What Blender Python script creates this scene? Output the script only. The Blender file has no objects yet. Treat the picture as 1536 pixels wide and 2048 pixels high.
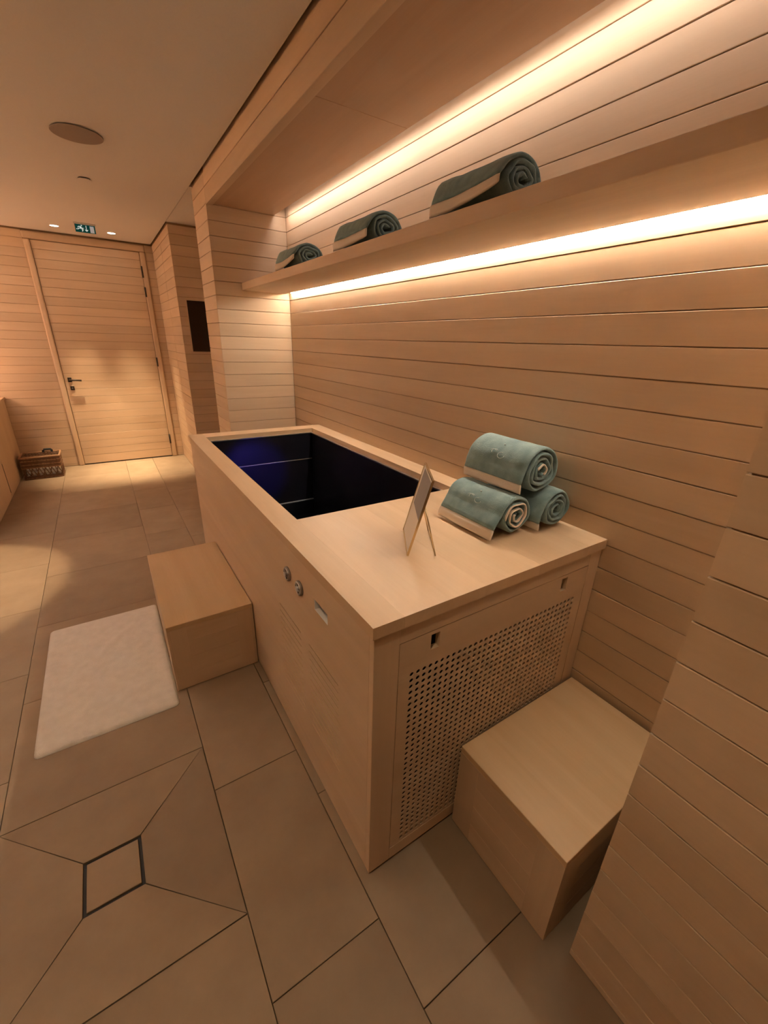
import bpy, bmesh, math, random
from mathutils import Vector, Matrix, noise
random.seed(7)
S = bpy.context.scene
COL = S.collection

# ------------------------------------------------------------------ camera, world, exposure
cam_d = bpy.data.cameras.new('camera')
cam = bpy.data.objects.new('camera', cam_d)
COL.objects.link(cam)
cam.location = (-1.272, -0.6153, 1.4635)
cam.rotation_euler = (1.1856581636, -0.0280540565, -0.573618649)
cam_d.sensor_fit = 'VERTICAL'
cam_d.sensor_height = 36.0
cam_d.sensor_width = 27.0
cam_d.lens = 834.557 / 2048 * 36.0
cam_d.clip_start = 0.02
S.camera = cam
w = bpy.data.worlds.new('world')
S.world = w
w.use_nodes = True
w.node_tree.nodes['Background'].inputs[0].default_value = (1.0, 0.72, 0.5, 1)
w.node_tree.nodes['Background'].inputs[1].default_value = 0.0
S.view_settings.view_transform = 'Standard'
S.view_settings.look = 'None'
S.view_settings.gamma = 1.0
S.view_settings.use_curve_mapping = False
S.view_settings.exposure = 1.58

LED_LOW, LED_UP = 54.0, 14.0          # emission of the two strip lights
LED_COL_UP, LED_COL_LOW = (1.0, 0.93, 0.89), (1.0, 0.93, 0.80)
WARM = (1.0, 0.76, 0.46)

# ------------------------------------------------------------------ materials
def new_mat(name):
    m = bpy.data.materials.new(name)
    m.use_nodes = True
    nt = m.node_tree
    b = nt.nodes['Principled BSDF']
    return m, nt, b

def node(nt, t, **kw):
    n = nt.nodes.new(t)
    for k, v in kw.items():
        setattr(n, k, v)
    return n

def plain(name, col, rough=0.5, metal=0.0, spec=0.5, bump=0.0, bscale=200.0, emis=None, estr=0.0, var=0.0):
    m, nt, b = new_mat(name)
    b.inputs['Base Color'].default_value = (*col, 1)
    b.inputs['Roughness'].default_value = rough
    b.inputs['Metallic'].default_value = metal
    b.inputs['Specular IOR Level'].default_value = spec
    if emis:
        b.inputs['Emission Color'].default_value = (*emis, 1)
        b.inputs['Emission Strength'].default_value = estr
    tc = node(nt, 'ShaderNodeTexCoord')
    nz = node(nt, 'ShaderNodeTexNoise')
    nz.inputs['Scale'].default_value = bscale
    nz.inputs['Detail'].default_value = 3
    nt.links.new(tc.outputs['Object'], nz.inputs['Vector'])
    if bump > 0:
        bp = node(nt, 'ShaderNodeBump')
        bp.inputs['Strength'].default_value = bump
        bp.inputs['Distance'].default_value = 0.002
        nt.links.new(nz.outputs['Fac'], bp.inputs['Height'])
        nt.links.new(bp.outputs['Normal'], b.inputs['Normal'])
    if var > 0:
        mx = node(nt, 'ShaderNodeMix', data_type='RGBA')
        mx.inputs['A'].default_value = (*[c * (1 - var) for c in col], 1)
        mx.inputs['B'].default_value = (*[min(1, c * (1 + var)) for c in col], 1)
        nt.links.new(nz.outputs['Fac'], mx.inputs['Factor'])
        nt.links.new(mx.outputs['Result'], b.inputs['Base Color'])
    return m

def wood(name, axis, light, dark, rough=0.5, rnd=0.09, spec=0.35):
    """pale close-grained timber, grain along one local axis; each board takes its own tone"""
    m, nt, b = new_mat(name)
    L = nt.links.new
    tc = node(nt, 'ShaderNodeTexCoord')
    oi = node(nt, 'ShaderNodeObjectInfo')
    mul = node(nt, 'ShaderNodeMath', operation='MULTIPLY')
    mul.inputs[1].default_value = 37.0
    L(oi.outputs['Random'], mul.inputs[0])
    add = node(nt, 'ShaderNodeVectorMath', operation='ADD')
    L(tc.outputs['Object'], add.inputs[0])
    L(mul.outputs[0], add.inputs[1])
    def mapped(a, c):
        mp = node(nt, 'ShaderNodeMapping')
        sc = [c, c, c]
        sc[axis] = a
        mp.inputs['Scale'].default_value = sc
        L(add.outputs[0], mp.inputs['Vector'])
        return mp.outputs[0]
    n1 = node(nt, 'ShaderNodeTexNoise')
    n1.inputs['Scale'].default_value = 1.0
    n1.inputs['Detail'].default_value = 3
    n1.inputs['Distortion'].default_value = 0.7
    L(mapped(1.1, 11.0), n1.inputs['Vector'])
    n2 = node(nt, 'ShaderNodeTexNoise')
    n2.inputs['Scale'].default_value = 1.0
    n2.inputs['Detail'].default_value = 5
    n2.inputs['Roughness'].default_value = 0.6
    L(mapped(5.0, 150.0), n2.inputs['Vector'])
    # combine: 0.6*broad + 0.25*fine + random tone
    a1 = node(nt, 'ShaderNodeMath', operation='MULTIPLY_ADD')
    a1.inputs[1].default_value = 0.75
    a1.inputs[2].default_value = 0.06
    L(n1.outputs['Fac'], a1.inputs[0])
    a2 = node(nt, 'ShaderNodeMath', operation='MULTIPLY_ADD')
    a2.inputs[1].default_value = 0.22
    L(n2.outputs['Fac'], a2.inputs[0])
    L(a1.outputs[0], a2.inputs[2])
    rp = node(nt, 'ShaderNodeValToRGB')
    rp.color_ramp.elements[0].position = 0.28
    rp.color_ramp.elements[0].color = (*light, 1)
    rp.color_ramp.elements[1].position = 0.78
    rp.color_ramp.elements[1].color = (*dark, 1)
    L(a2.outputs[0], rp.inputs['Fac'])
    mr = node(nt, 'ShaderNodeMapRange')
    mr.inputs['To Min'].default_value = 1.0 - rnd
    mr.inputs['To Max'].default_value = 1.0 + rnd * 0.5
    L(oi.outputs['Random'], mr.inputs['Value'])
    mc = node(nt, 'ShaderNodeMix', data_type='RGBA', blend_type='MULTIPLY')
    mc.inputs['Factor'].default_value = 1.0
    L(rp.outputs['Color'], mc.inputs['A'])
    L(mr.outputs[0], mc.inputs['B'])
    L(mc.outputs['Result'], b.inputs['Base Color'])
    bp = node(nt, 'ShaderNodeBump')
    bp.inputs['Strength'].default_value = 0.12
    bp.inputs['Distance'].default_value = 0.001
    L(n2.outputs['Fac'], bp.inputs['Height'])
    L(bp.outputs['Normal'], b.inputs['Normal'])
    b.inputs['Roughness'].default_value = rough
    b.inputs['Specular IOR Level'].default_value = spec
    return m

WL, WD = (0.68, 0.505, 0.345), (0.575, 0.405, 0.255)
M = {}
for ax, nm in enumerate('xyz'):
    M['wood_' + nm] = wood('pale_wood_' + nm, ax, WL, WD)
    M['top_' + nm] = wood('pale_worktop_wood_' + nm, ax, (0.70, 0.50, 0.32), (0.58, 0.385, 0.22), rough=0.42, rnd=0.1, spec=0.45)
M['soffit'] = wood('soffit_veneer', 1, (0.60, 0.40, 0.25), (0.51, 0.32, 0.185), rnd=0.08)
M['step_top'] = wood('step_wood', 1, (0.70, 0.50, 0.30), (0.58, 0.38, 0.20), rough=0.42, rnd=0.12, spec=0.45)
M['groove'] = plain('groove_backing_wood', (0.30, 0.19, 0.10), 0.8)
M['plaster'] = plain('ceiling_plaster', (0.82, 0.78, 0.75), 0.9, bump=0.05, bscale=150, var=0.03)
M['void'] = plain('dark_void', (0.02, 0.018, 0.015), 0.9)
M['grout'] = plain('grout', (0.20, 0.14, 0.09), 0.9)
M['liner'] = plain('black_liner', (0.011, 0.010, 0.015), 0.3, spec=0.4, var=0.2, bscale=6)
M['steel'] = plain('brushed_steel', (0.55, 0.55, 0.56), 0.28, metal=1.0)
M['steel_dark'] = plain('worn_steel', (0.30, 0.27, 0.24), 0.45, metal=0.7)
M['pull'] = plain('pale_pull_reflection', (0.74, 0.72, 0.70), 0.35, metal=0.0)  # near-white, paints the light reflected inside the recessed pull
M['waterline_glint'] = plain('painted_glint', (0.42, 0.42, 0.46), 0.3, var=0.5, bscale=60)  # grey that paints light glinting along the water's edge
M['bronze'] = plain('dark_bronze', (0.055, 0.040, 0.028), 0.4, metal=0.6)
M['brass'] = plain('pale_brass', (0.72, 0.58, 0.36), 0.25, metal=1.0)
M['grey'] = plain('speaker_grille', (0.36, 0.29, 0.24), 0.8, bump=0.3, bscale=600)
M['cream'] = plain('cream_hem', (0.74, 0.64, 0.53), 0.95, spec=0.1, bump=0.5, bscale=700, var=0.06)
M['thread'] = plain('cream_thread', (0.46, 0.54, 0.52), 0.8, spec=0.2)
M['white'] = plain('white_enamel', (0.78, 0.76, 0.73), 0.5)
M['backing'] = plain('grey_backing_board', (0.27, 0.245, 0.235), 0.7)
M['card'] = plain('card', (0.74, 0.67, 0.58), 0.6)
M['darkglass'] = plain('dark_glass', (0.022, 0.012, 0.007), 0.25, spec=0.4)
M['wicker'] = plain('brown_wicker', (0.16, 0.075, 0.035), 0.7, bump=0.4, bscale=120, var=0.4)
M['wicker_light'] = plain('light_wicker', (0.33, 0.18, 0.09), 0.7, bump=0.4, bscale=120, var=0.3)
M['linen'] = plain('white_linen', (0.8, 0.77, 0.72), 0.9)
M['black'] = plain('black_rubber', (0.012, 0.010, 0.010), 0.6)
M['sign_green'] = plain('exit_green', (0.004, 0.05, 0.045), 0.7, spec=0.1, emis=(0.005, 0.09, 0.075), estr=0.1)
M['sign_white'] = plain('exit_white', (0.75, 0.85, 0.85), 0.4, emis=(0.75, 0.95, 0.95), estr=0.14)
M['sign_grey'] = plain('exit_grey', (0.5, 0.55, 0.6), 0.4, emis=(0.6, 0.68, 0.75), estr=0.08)
M['led_low'] = plain('strip_light_low', (0.9, 0.85, 0.8), 0.5, emis=LED_COL_LOW, estr=LED_LOW)
M['led_up'] = plain('strip_light_up', (0.9, 0.85, 0.8), 0.5, emis=LED_COL_UP, estr=LED_UP)
M['added_cove'] = plain('added_cove_strip', (0.9, 0.85, 0.8), 0.5, emis=(1.0, 0.86, 0.76), estr=62.0)
M['lamp'] = plain('downlight_lens', (0.9, 0.85, 0.8), 0.5, emis=(1.0, 0.85, 0.68), estr=14.0)
M['shade'] = plain('lamp_globe', (0.9, 0.8, 0.7), 0.5, emis=(1.0, 0.64, 0.44), estr=14.0)
M['blue_tint_lamp'] = plain('added_lamp_lens', (0.1, 0.1, 0.4), 0.4, emis=(0.08, 0.05, 1.0), estr=0.6)

def fabric(name, a, c):
    m, nt, b = new_mat(name)
    L = nt.links.new
    tc = node(nt, 'ShaderNodeTexCoord')
    n1 = node(nt, 'ShaderNodeTexNoise')
    n1.inputs['Scale'].default_value = 28
    n1.inputs['Detail'].default_value = 4
    n2 = node(nt, 'ShaderNodeTexNoise')
    n2.inputs['Scale'].default_value = 420
    n2.inputs['Detail'].default_value = 3
    L(tc.outputs['Object'], n1.inputs['Vector'])
    L(tc.outputs['Object'], n2.inputs['Vector'])
    rp = node(nt, 'ShaderNodeValToRGB')
    rp.color_ramp.elements[0].position = 0.3
    rp.color_ramp.elements[0].color = (*a, 1)
    rp.color_ramp.elements[1].position = 0.7
    rp.color_ramp.elements[1].color = (*c, 1)
    L(n1.outputs['Fac'], rp.inputs['Fac'])
    L(rp.outputs['Color'], b.inputs['Base Color'])
    bp = node(nt, 'ShaderNodeBump')
    bp.inputs['Strength'].default_value = 0.7
    bp.inputs['Distance'].default_value = 0.003
    L(n2.outputs['Fac'], bp.inputs['Height'])
    L(bp.outputs['Normal'], b.inputs['Normal'])
    b.inputs['Roughness'].default_value = 1.0
    b.inputs['Specular IOR Level'].default_value = 0.05
    b.inputs['Sheen Weight'].default_value = 0.25
    b.inputs['Sheen Roughness'].default_value = 0.5
    return m
M['teal'] = fabric('teal_terry', (0.17, 0.26, 0.255), (0.25, 0.35, 0.35))
M['mat_terry'] = fabric('white_terry', (0.76, 0.71, 0.65), (0.84, 0.79, 0.73))

def stone():
    m, nt, b = new_mat('limestone_tile')
    L = nt.links.new
    tc = node(nt, 'ShaderNodeTexCoord')
    oi = node(nt, 'ShaderNodeObjectInfo')
    mul = node(nt, 'ShaderNodeMath', operation='MULTIPLY')
    mul.inputs[1].default_value = 23.0
    L(oi.outputs['Random'], mul.inputs[0])
    add = node(nt, 'ShaderNodeVectorMath', operation='ADD')
    L(tc.outputs['Object'], add.inputs[0])
    L(mul.outputs[0], add.inputs[1])
    n1 = node(nt, 'ShaderNodeTexNoise')
    n1.inputs['Scale'].default_value = 5.0
    n1.inputs['Detail'].default_value = 6
    n1.inputs['Roughness'].default_value = 0.6
    L(add.outputs[0], n1.inputs['Vector'])
    rp = node(nt, 'ShaderNodeValToRGB')
    rp.color_ramp.elements[0].position = 0.25
    rp.color_ramp.elements[0].color = (0.265, 0.185, 0.118, 1)
    rp.color_ramp.elements[1].position = 0.75
    rp.color_ramp.elements[1].color = (0.345, 0.25, 0.165, 1)
    L(n1.outputs['Fac'], rp.inputs['Fac'])
    mr = node(nt, 'ShaderNodeMapRange')
    mr.inputs['To Min'].default_value = 0.9
    mr.inputs['To Max'].default_value = 1.08
    L(oi.outputs['Random'], mr.inputs['Value'])
    mc = node(nt, 'ShaderNodeMix', data_type='RGBA', blend_type='MULTIPLY')
    mc.inputs['Factor'].default_value = 1.0
    L(rp.outputs['Color'], mc.inputs['A'])
    L(mr.outputs[0], mc.inputs['B'])
    L(mc.outputs['Result'], b.inputs['Base Color'])
    b.inputs['Roughness'].default_value = 0.6
    b.inputs['Specular IOR Level'].default_value = 0.3
    return m
M['stone'] = stone()

def water_mat():
    m, nt, b = new_mat('clear_water')
    b.inputs['Base Color'].default_value = (0.75, 0.82, 0.95, 1)
    b.inputs['Roughness'].default_value = 0.0
    b.inputs['IOR'].default_value = 1.33
    b.inputs['Transmission Weight'].default_value = 1.0
    tc = node(nt, 'ShaderNodeTexCoord')
    nz = node(nt, 'ShaderNodeTexNoise')
    nz.inputs['Scale'].default_value = 9
    nt.links.new(tc.outputs['Object'], nz.inputs['Vector'])
    bp = node(nt, 'ShaderNodeBump')
    bp.inputs['Strength'].default_value = 0.05
    bp.inputs['Distance'].default_value = 0.01
    nt.links.new(nz.outputs['Fac'], bp.inputs['Height'])
    nt.links.new(bp.outputs['Normal'], b.inputs['Normal'])
    return m
M['water'] = water_mat()

# ------------------------------------------------------------------ mesh helpers
def tag(o, label=None, cat=None, group=None, kind=None):
    if label: o['label'] = label
    if cat: o['category'] = cat
    if group: o['group'] = group
    if kind: o['kind'] = kind
    return o

def link(name, me, mat=None, parent=None, loc=(0, 0, 0), rot=(0, 0, 0)):
    o = bpy.data.objects.new(name, me)
    COL.objects.link(o)
    if mat is not None and len(me.materials) == 0:
        me.materials.append(mat)
    o.location = loc
    o.rotation_euler = rot
    if parent is not None:
        o.parent = parent
    return o

def empty(name, loc, label=None, cat=None, group=None, rotz=0.0, kind=None):
    o = bpy.data.objects.new(name, None)
    o.empty_display_size = 0.05
    COL.objects.link(o)
    o.location = loc
    o.rotation_euler = (0, 0, rotz)
    return tag(o, label, cat, group, kind)

def to_mesh(bm, name='m', smooth=False):
    bmesh.ops.recalc_face_normals(bm, faces=bm.faces[:])
    me = bpy.data.meshes.new(name)
    bm.to_mesh(me)
    bm.free()
    if smooth:
        me.polygons.foreach_set('use_smooth', [True] * len(me.polygons))
    return me

def add_box(bm, lo, hi, bev=0.0, seg=1):
    x0, y0, z0 = lo
    x1, y1, z1 = hi
    v = [bm.verts.new(p) for p in ((x0,y0,z0),(x1,y0,z0),(x1,y1,z0),(x0,y1,z0),(x0,y0,z1),(x1,y0,z1),(x1,y1,z1),(x0,y1,z1))]
    f = [bm.faces.new([v[i] for i in q]) for q in ((3,2,1,0),(4,5,6,7),(0,1,5,4),(1,2,6,5),(2,3,7,6),(3,0,4,7))]
    if bev > 0:
        es = list({e for q in f for e in q.edges})
        bmesh.ops.bevel(bm, geom=es, offset=bev, segments=seg, affect='EDGES', profile=0.5)

def box_mesh(lo, hi, bev=0.0, seg=1, name='box'):
    bm = bmesh.new()
    add_box(bm, lo, hi, bev, seg)
    return to_mesh(bm, name)

def wbox(name, lo, hi, mat, parent=None, bev=0.0, seg=1):
    """box given in world coordinates, stored around its own centre, under an unrotated parent"""
    c = [(a + b) / 2 for a, b in zip(lo, hi)]
    me = box_mesh([a - m for a, m in zip(lo, c)], [b - m for b, m in zip(hi, c)], bev, seg, name)
    if parent is not None:
        c = [a - b for a, b in zip(c, parent_world(parent))]
    return link(name, me, mat, parent, c)

def parent_world(p):
    v = Vector((0, 0, 0))
    while p is not None:
        v += p.location
        p = p.parent
    return v

def cyl_mesh(r, h, seg=32, r2=None, bev=0.0, axis='z', name='cyl', smooth=True):
    bm = bmesh.new()
    bmesh.ops.create_cone(bm, cap_ends=True, segments=seg, radius1=r, radius2=r if r2 is None else r2, depth=h)
    if bev > 0:
        es = [e for e in bm.edges if all(len(f.verts) > 4 or True for f in e.link_faces) and any(len(f.verts) > 4 for f in e.link_faces)]
        bmesh.ops.bevel(bm, geom=es, offset=bev, segments=2, affect='EDGES', profile=0.5)
    if axis == 'x':
        bmesh.ops.rotate(bm, verts=bm.verts[:], matrix=Matrix.Rotation(math.pi / 2, 3, 'Y'))
    elif axis == 'y':
        bmesh.ops.rotate(bm, verts=bm.verts[:], matrix=Matrix.Rotation(math.pi / 2, 3, 'X'))
    me = to_mesh(bm, name)
    if smooth:
        for p in me.polygons:
            p.use_smooth = len(p.vertices) <= 4
    return me

def tube_mesh(pts, r, seg=8, closed=False, name='tube'):
    bm = bmesh.new()
    pts = [Vector(p) for p in pts]
    n = len(pts)
    rings = []
    for i, p in enumerate(pts):
        if closed:
            t = (pts[(i + 1) % n] - pts[i - 1]).normalized()
        else:
            t = (pts[min(i + 1, n - 1)] - pts[max(i - 1, 0)]).normalized()
        up = Vector((0, 0, 1)) if abs(t.z) < 0.9 else Vector((1, 0, 0))
        a = t.cross(up).normalized()
        b = a.cross(t)
        rings.append([bm.verts.new(p + r * (math.cos(k * 2 * math.pi / seg) * a + math.sin(k * 2 * math.pi / seg) * b)) for k in range(seg)])
    m = n if closed else n - 1
    for i in range(m):
        A, B = rings[i], rings[(i + 1) % n]
        for k in range(seg):
            bm.faces.new((A[k], A[(k + 1) % seg], B[(k + 1) % seg], B[k]))
    if not closed:
        bm.faces.new(rings[0][::-1])
        bm.faces.new(rings[-1])
    return to_mesh(bm, name, True)

def holed_panel(u, v, holes, t, name='panel', skip_walls=()):
    """flat panel in the u-v plane (x,z), front at y=0, back at y=t, with rectangular holes (u0,u1,v0,v1)"""
    us = sorted(set([u[0], u[1]] + [q for h in holes for q in h[:2]]))
    vs = sorted(set([v[0], v[1]] + [q for h in holes for q in h[2:]]))
    bm = bmesh.new()
    fv, bv = {}, {}
    for i, a in enumerate(us):
        for j, b in enumerate(vs):
            fv[i, j] = bm.verts.new((a, 0, b))
            bv[i, j] = bm.verts.new((a, t, b))
    def solid(i, j):
        if not (0 <= i < len(us) - 1 and 0 <= j < len(vs) - 1):
            return False
        a, b = (us[i] + us[i + 1]) / 2, (vs[j] + vs[j + 1]) / 2
        return not any(h[0] < a < h[1] and h[2] < b < h[3] for h in holes)
    for i in range(len(us) - 1):
        for j in range(len(vs) - 1):
            if not solid(i, j):
                continue
            bm.faces.new((fv[i, j], fv[i + 1, j], fv[i + 1, j + 1], fv[i, j + 1]))
            bm.faces.new((bv[i, j + 1], bv[i + 1, j + 1], bv[i + 1, j], bv[i, j]))
            for (di, dj, p, q) in ((-1, 0, (i, j), (i, j + 1)), (1, 0, (i + 1, j + 1), (i + 1, j)), (0, -1, (i + 1, j), (i, j)), (0, 1, (i, j + 1), (i + 1, j + 1))):
                if not solid(i + di, j + dj):
                    bm.faces.new((fv[p], fv[q], bv[q], bv[p]))
    for vv in [x for x in bm.verts if not x.link_faces]:
        bm.verts.remove(vv)
    return bm

# plank: local X along the board, local Y outwards (face at y=0, back at y=-0.006), Z up from 0
_plank = {}
def plank_mesh(L, h, t=0.006, ch=0.0012):
    key = (round(L, 4), round(h, 4))
    if key in _plank:
        return _plank[key]
    bm = bmesh.new()
    prof = [(-t, 0), (-ch, 0), (0, ch), (0, h - ch), (-ch, h), (-t, h)]
    A = [bm.verts.new((-L / 2, y, z)) for y, z in prof]
    B = [bm.verts.new((L / 2, y, z)) for y, z in prof]
    n = len(prof)
    for i in range(n):
        bm.faces.new((A[i], A[(i + 1) % n], B[(i + 1) % n], B[i]))
    bm.faces.new(A)
    bm.faces.new(B[::-1])
    me = to_mesh(bm, 'plank')
    me.materials.append(M['wood_x'])
    _plank[key] = me
    return me

Z0, PITCH, HC, GAP = 0.0265, 0.08523, 2.411, 0.0028
ROWS = [(0.003, Z0)] + [(Z0 + k * PITCH, Z0 + (k + 1) * PITCH) for k in range(27)] + [(Z0 + 27 * PITCH, HC - 0.012)]

def plank_run(parent, a, b, face, normal, rows=ROWS, tilt=0.0022):
    """horizontal boards on a wall face. normal '-x','+x','-y','+y'; a..b along the face"""
    L = b - a - 0.001
    mid = (a + b) / 2
    pw = parent_world(parent)
    rz = {'-x': math.pi / 2, '+x': -math.pi / 2, '-y': math.pi, '+y': 0.0}[normal]
    for z0, z1 in rows:
        h = z1 - z0 - GAP
        if h < 0.004:
            continue
        loc = Vector((face, mid, z0 + GAP / 2) if normal[1] == 'x' else (mid, face, z0 + GAP / 2)) - pw
        o = link('plank', plank_mesh(L, h), None, parent, loc)
        o.rotation_euler = (random.uniform(-tilt, tilt), 0, rz)
        out = random.uniform(-0.0004, 0.0003)
        nv = {'-x': (-1, 0), '+x': (1, 0), '-y': (0, -1), '+y': (0, 1)}[normal]
        o.location.x += nv[0] * out
        o.location.y += nv[1] * out

def structure(name, lo, hi, mat):
    o = wbox(name, lo, hi, mat)
    o['kind'] = 'structure'
    return o

# ------------------------------------------------------------------ key planes of the room (metres)
NX = -0.52          # front plane of the niche: pillar, beam, partition, recess side
LP, LP2 = 2.645, 3.02   # niche end wall
YP = -0.4155        # partition edge
YB = 4.187          # recess wall
YD = 5.422          # door wall
XL, YBK = -2.82, -2.4
T = 0.006

# floor -------------------------------------------------------------
floor = structure('floor', (XL - 0.1, YBK - 0.1, -0.08), (0.12, YD + 0.12, -0.0125), M['grout'])
tag(floor, 'beige limestone tiled floor with thin dark joints', None)
fw = parent_world(floor)
_tiles = {}
def tile(x0, x1, y0, y1):
    g = 0.0011
    key = (round(x1 - x0, 3), round(y1 - y0, 3))
    if key not in _tiles:
        hx, hy = (x1 - x0) / 2 - g, (y1 - y0) / 2 - g
        me = box_mesh((-hx, -hy, -0.0125), (hx, hy, 0.0), 0.0008)
        me.materials.append(M['stone'])
        _tiles[key] = me
    link('tile', _tiles[key], None, floor, Vector(((x0 + x1) / 2, (y0 + y1) / 2, 0)) - fw)
cols = [(XL, -2.4, 0.22), (-2.4, -1.8, 0.317), (-1.8, -1.2, 0.11), (-1.2, -0.9, 0.51), (-0.9, -0.3, 0.31), (-0.3, 0.02, 0.0)]
for x0, x1, ph in cols:
    y = ph - 0.6 * math.ceil((ph - YBK) / 0.6)
    while y < YD + 0.1:
        a, b = max(y, YBK), min(y + 0.6, YD + 0.1)
        if abs(x0 + 1.8) < 1e-6 and abs(y - 0.11) < 0.01:
            pass                                                # the cut drain tile
        elif b - a > 0.02:
            tile(x0, x1, a, b)
        y += 0.6
# drain tile: four trapezoids falling to a slot, and the centre piece
dx0, dx1, dy0, dy1 = -1.579, -1.429, 0.336, 0.487
ox0, ox1, oy0, oy1 = -1.7985, -1.2015, 0.1115, 0.7085
def trap(p):
    bm = bmesh.new()
    c = Vector((sum(q[0] for q in p) / 4, sum(q[1] for q in p) / 4, 0))
    top = [bm.verts.new(Vector((q[0], q[1], q[2])) - c + 0.0014 * (c - Vector((q[0], q[1], 0))).normalized()) for q in p]
    bot = [bm.verts.new(v.co - Vector((0, 0, 0.0115))) for v in top]
    bm.faces.new(top)
    bm.faces.new(bot[::-1])
    for i in range(4):
        bm.faces.new((top[i], bot[i], bot[(i + 1) % 4], top[(i + 1) % 4]))
    link('tile', to_mesh(bm, 'cut_tile'), M['stone'], floor, c - fw)
O = [(ox0, oy0, 0), (ox1, oy0, 0), (ox1, oy1, 0), (ox0, oy1, 0)]
I = [(dx0, dy0, -0.002), (dx1, dy0, -0.002), (dx1, dy1, -0.002), (dx0, dy1, -0.002)]
for k in range(4):
    trap([O[k], O[(k + 1) % 4], I[(k + 1) % 4], I[k]])
drain = empty('floor_drain', ((dx0 + dx1) / 2, (dy0 + dy1) / 2, -0.006), 'square tile-topped floor drain framed by a dark slot', 'drain')
wbox('cover_tile', (dx0 + 0.0085, dy0 + 0.0085, -0.0115), (dx1 - 0.0085, dy1 - 0.0085, -0.002), M['stone'], drain, 0.001)
bm = holed_panel((dx0, dx1), (dy0, dy1), [(dx0 + 0.008, dx1 - 0.008, dy0 + 0.008, dy1 - 0.008)], 0.004)
bmesh.ops.rotate(bm, verts=bm.verts[:], matrix=Matrix(((1, 0, 0), (0, 0, 1), (0, -1, 0))))
bmesh.ops.translate(bm, verts=bm.verts[:], vec=-Vector(drain.location) + Vector((0, 0, -0.0075)))
link('slot_frame', to_mesh(bm), M['black'], drain)

# ceiling -----------------------------------------------------------
ceil_ = structure('ceiling', (XL, YBK, HC), (NX - 0.012, YD - 0.012, HC + 0.022), M['plaster'])
tag(ceil_, 'smooth off-white plaster ceiling')
c2 = structure('ceiling_recess', (NX - 0.010, LP2 + 0.01, HC), (0.0, YB - 0.012, HC + 0.022), M['plaster'])
structure('ceiling_void', (XL - 0.1, YBK - 0.1, HC + 0.045), (0.12, YD + 0.12, HC + 0.07), M['void'])

# right wall (back of the niche) -------------------------------------
wr = structure('wall_right', (T, YP - 0.02, -0.05), (0.1, YD + 0.1, HC + 0.045), M['groove'])
tag(wr, 'long wall of pale horizontal boards behind the tub')
plank_run(wr, YP, LP, 0.0, '-x', tilt=0.004)
plank_run(wr, LP2, YB, 0.0, '-x')
for o in wr.children:                                   # one board below the shelf stands slightly proud at its top
    zc = o.location.z + parent_world(wr).z
    if o.location.y < 2 and abs(zc - (Z0 + 18 * PITCH)) < 0.01:
        o.rotation_euler.x = -0.012
    if o.location.y < 2 and abs(zc - (Z0 + 19 * PITCH)) < 0.01:
        o.rotation_euler.x = 0.006
    if o.location.y < 2 and abs(zc - (Z0 + 17 * PITCH)) < 0.01:
        o.rotation_euler.x = -0.008

# pillar at the end of the niche ------------------------------------
wp = structure('wall_niche_end', (NX + T, LP + T, -0.05), (T, LP2, HC + 0.045), M['groove'])
tag(wp, 'end wall of the niche clad in pale boards')
plank_run(wp, NX, -0.001, LP, '-y')
plank_run(wp, LP + 0.0012, LP2, NX, '-x')
plank_run(wp, NX, -0.001, LP2, '+y')
# partition on the near right ---------------------------------------
wn = structure('wall_right_near', (NX + T, YBK - 0.05, -0.05), (0.1, YP - T, HC + 0.045), M['groove'])
tag(wn, 'near return wall of pale horizontal boards at the right edge')
plank_run(wn, YBK, YP, NX, '-x', tilt=0.004)
plank_run(wn, NX + 0.0012, 0.0, YP, '+y')
# recess wall with a concealed door on its side -----------------------
wb = structure('wall_recess', (NX + T, YB + T, -0.05), (T, YD + 0.06, HC + 0.02), M['groove'])
tag(wb, 'boarded wall of the recess beyond the niche')
plank_run(wb, NX, -0.001, YB, '-y')
plank_run(wb, YB + 0.0012, 4.748, NX, '-x', rows=ROWS[:-1])
plank_run(wb, 4.753, YD, NX, '-x', rows=ROWS[:-1])
plank_run(wb, YB + 0.0012, YD, NX, '-x', rows=ROWS[-1:])

# door wall ----------------------------------------------------------
wf = structure('wall_far', (XL - 0.1, YD + T, -0.05), (0.1, YD + 0.12, HC + 0.045), M['groove'])
tag(wf, 'far boarded wall that holds the door')
plank_run(wf, XL, -1.672, YD, '-y')
plank_run(wf, -0.600, NX, YD, '-y')
wl = structure('wall_left', (XL - 0.1, YBK - 0.05, -0.05), (XL - T, YD + 0.1, HC + 0.045), M['groove'])
plank_run(wl, YBK, YD, XL, '+x')
wk = structure('wall_back', (XL - 0.1, YBK - 0.1, -0.05), (0.1, YBK - T, HC + 0.045), M['groove'])
plank_run(wk, XL, NX, YBK, '+y')

# door frame: rounded jambs and head
def jamb(name, lo, hi, mat):
    o = wbox(name, lo, hi, mat, None, 0.014, 3)
    o['kind'] = 'structure'
    return o
jamb('trim_1', (-1.672, YD - 0.028, 0.0), (-1.619, YD + 0.004, 2.326), M['wood_z'])
jamb('trim_2', (-0.659, YD - 0.028, 0.0), (-0.602, YD + 0.004, 2.326), M['wood_z'])
jamb('trim_3', (-1.672, YD - 0.028, 2.326), (-0.602, YD + 0.004, 2.394), M['wood_x'])
door = empty('door_1', (-1.139, YD - 0.012, 0.0), 'boarded timber door with dark lever handle in the far wall', None, kind='structure')
wbox('leaf_core', (-1.616, YD - 0.007, 0.012), (-0.662, YD + 0.004, 2.322), M['groove'], door)
drows = [(0.012, Z0 + PITCH)] + [(Z0 + k * PITCH, Z0 + (k + 1) * PITCH) for k in range(1, 26)] + [(Z0 + 26 * PITCH, 2.320)]
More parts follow.
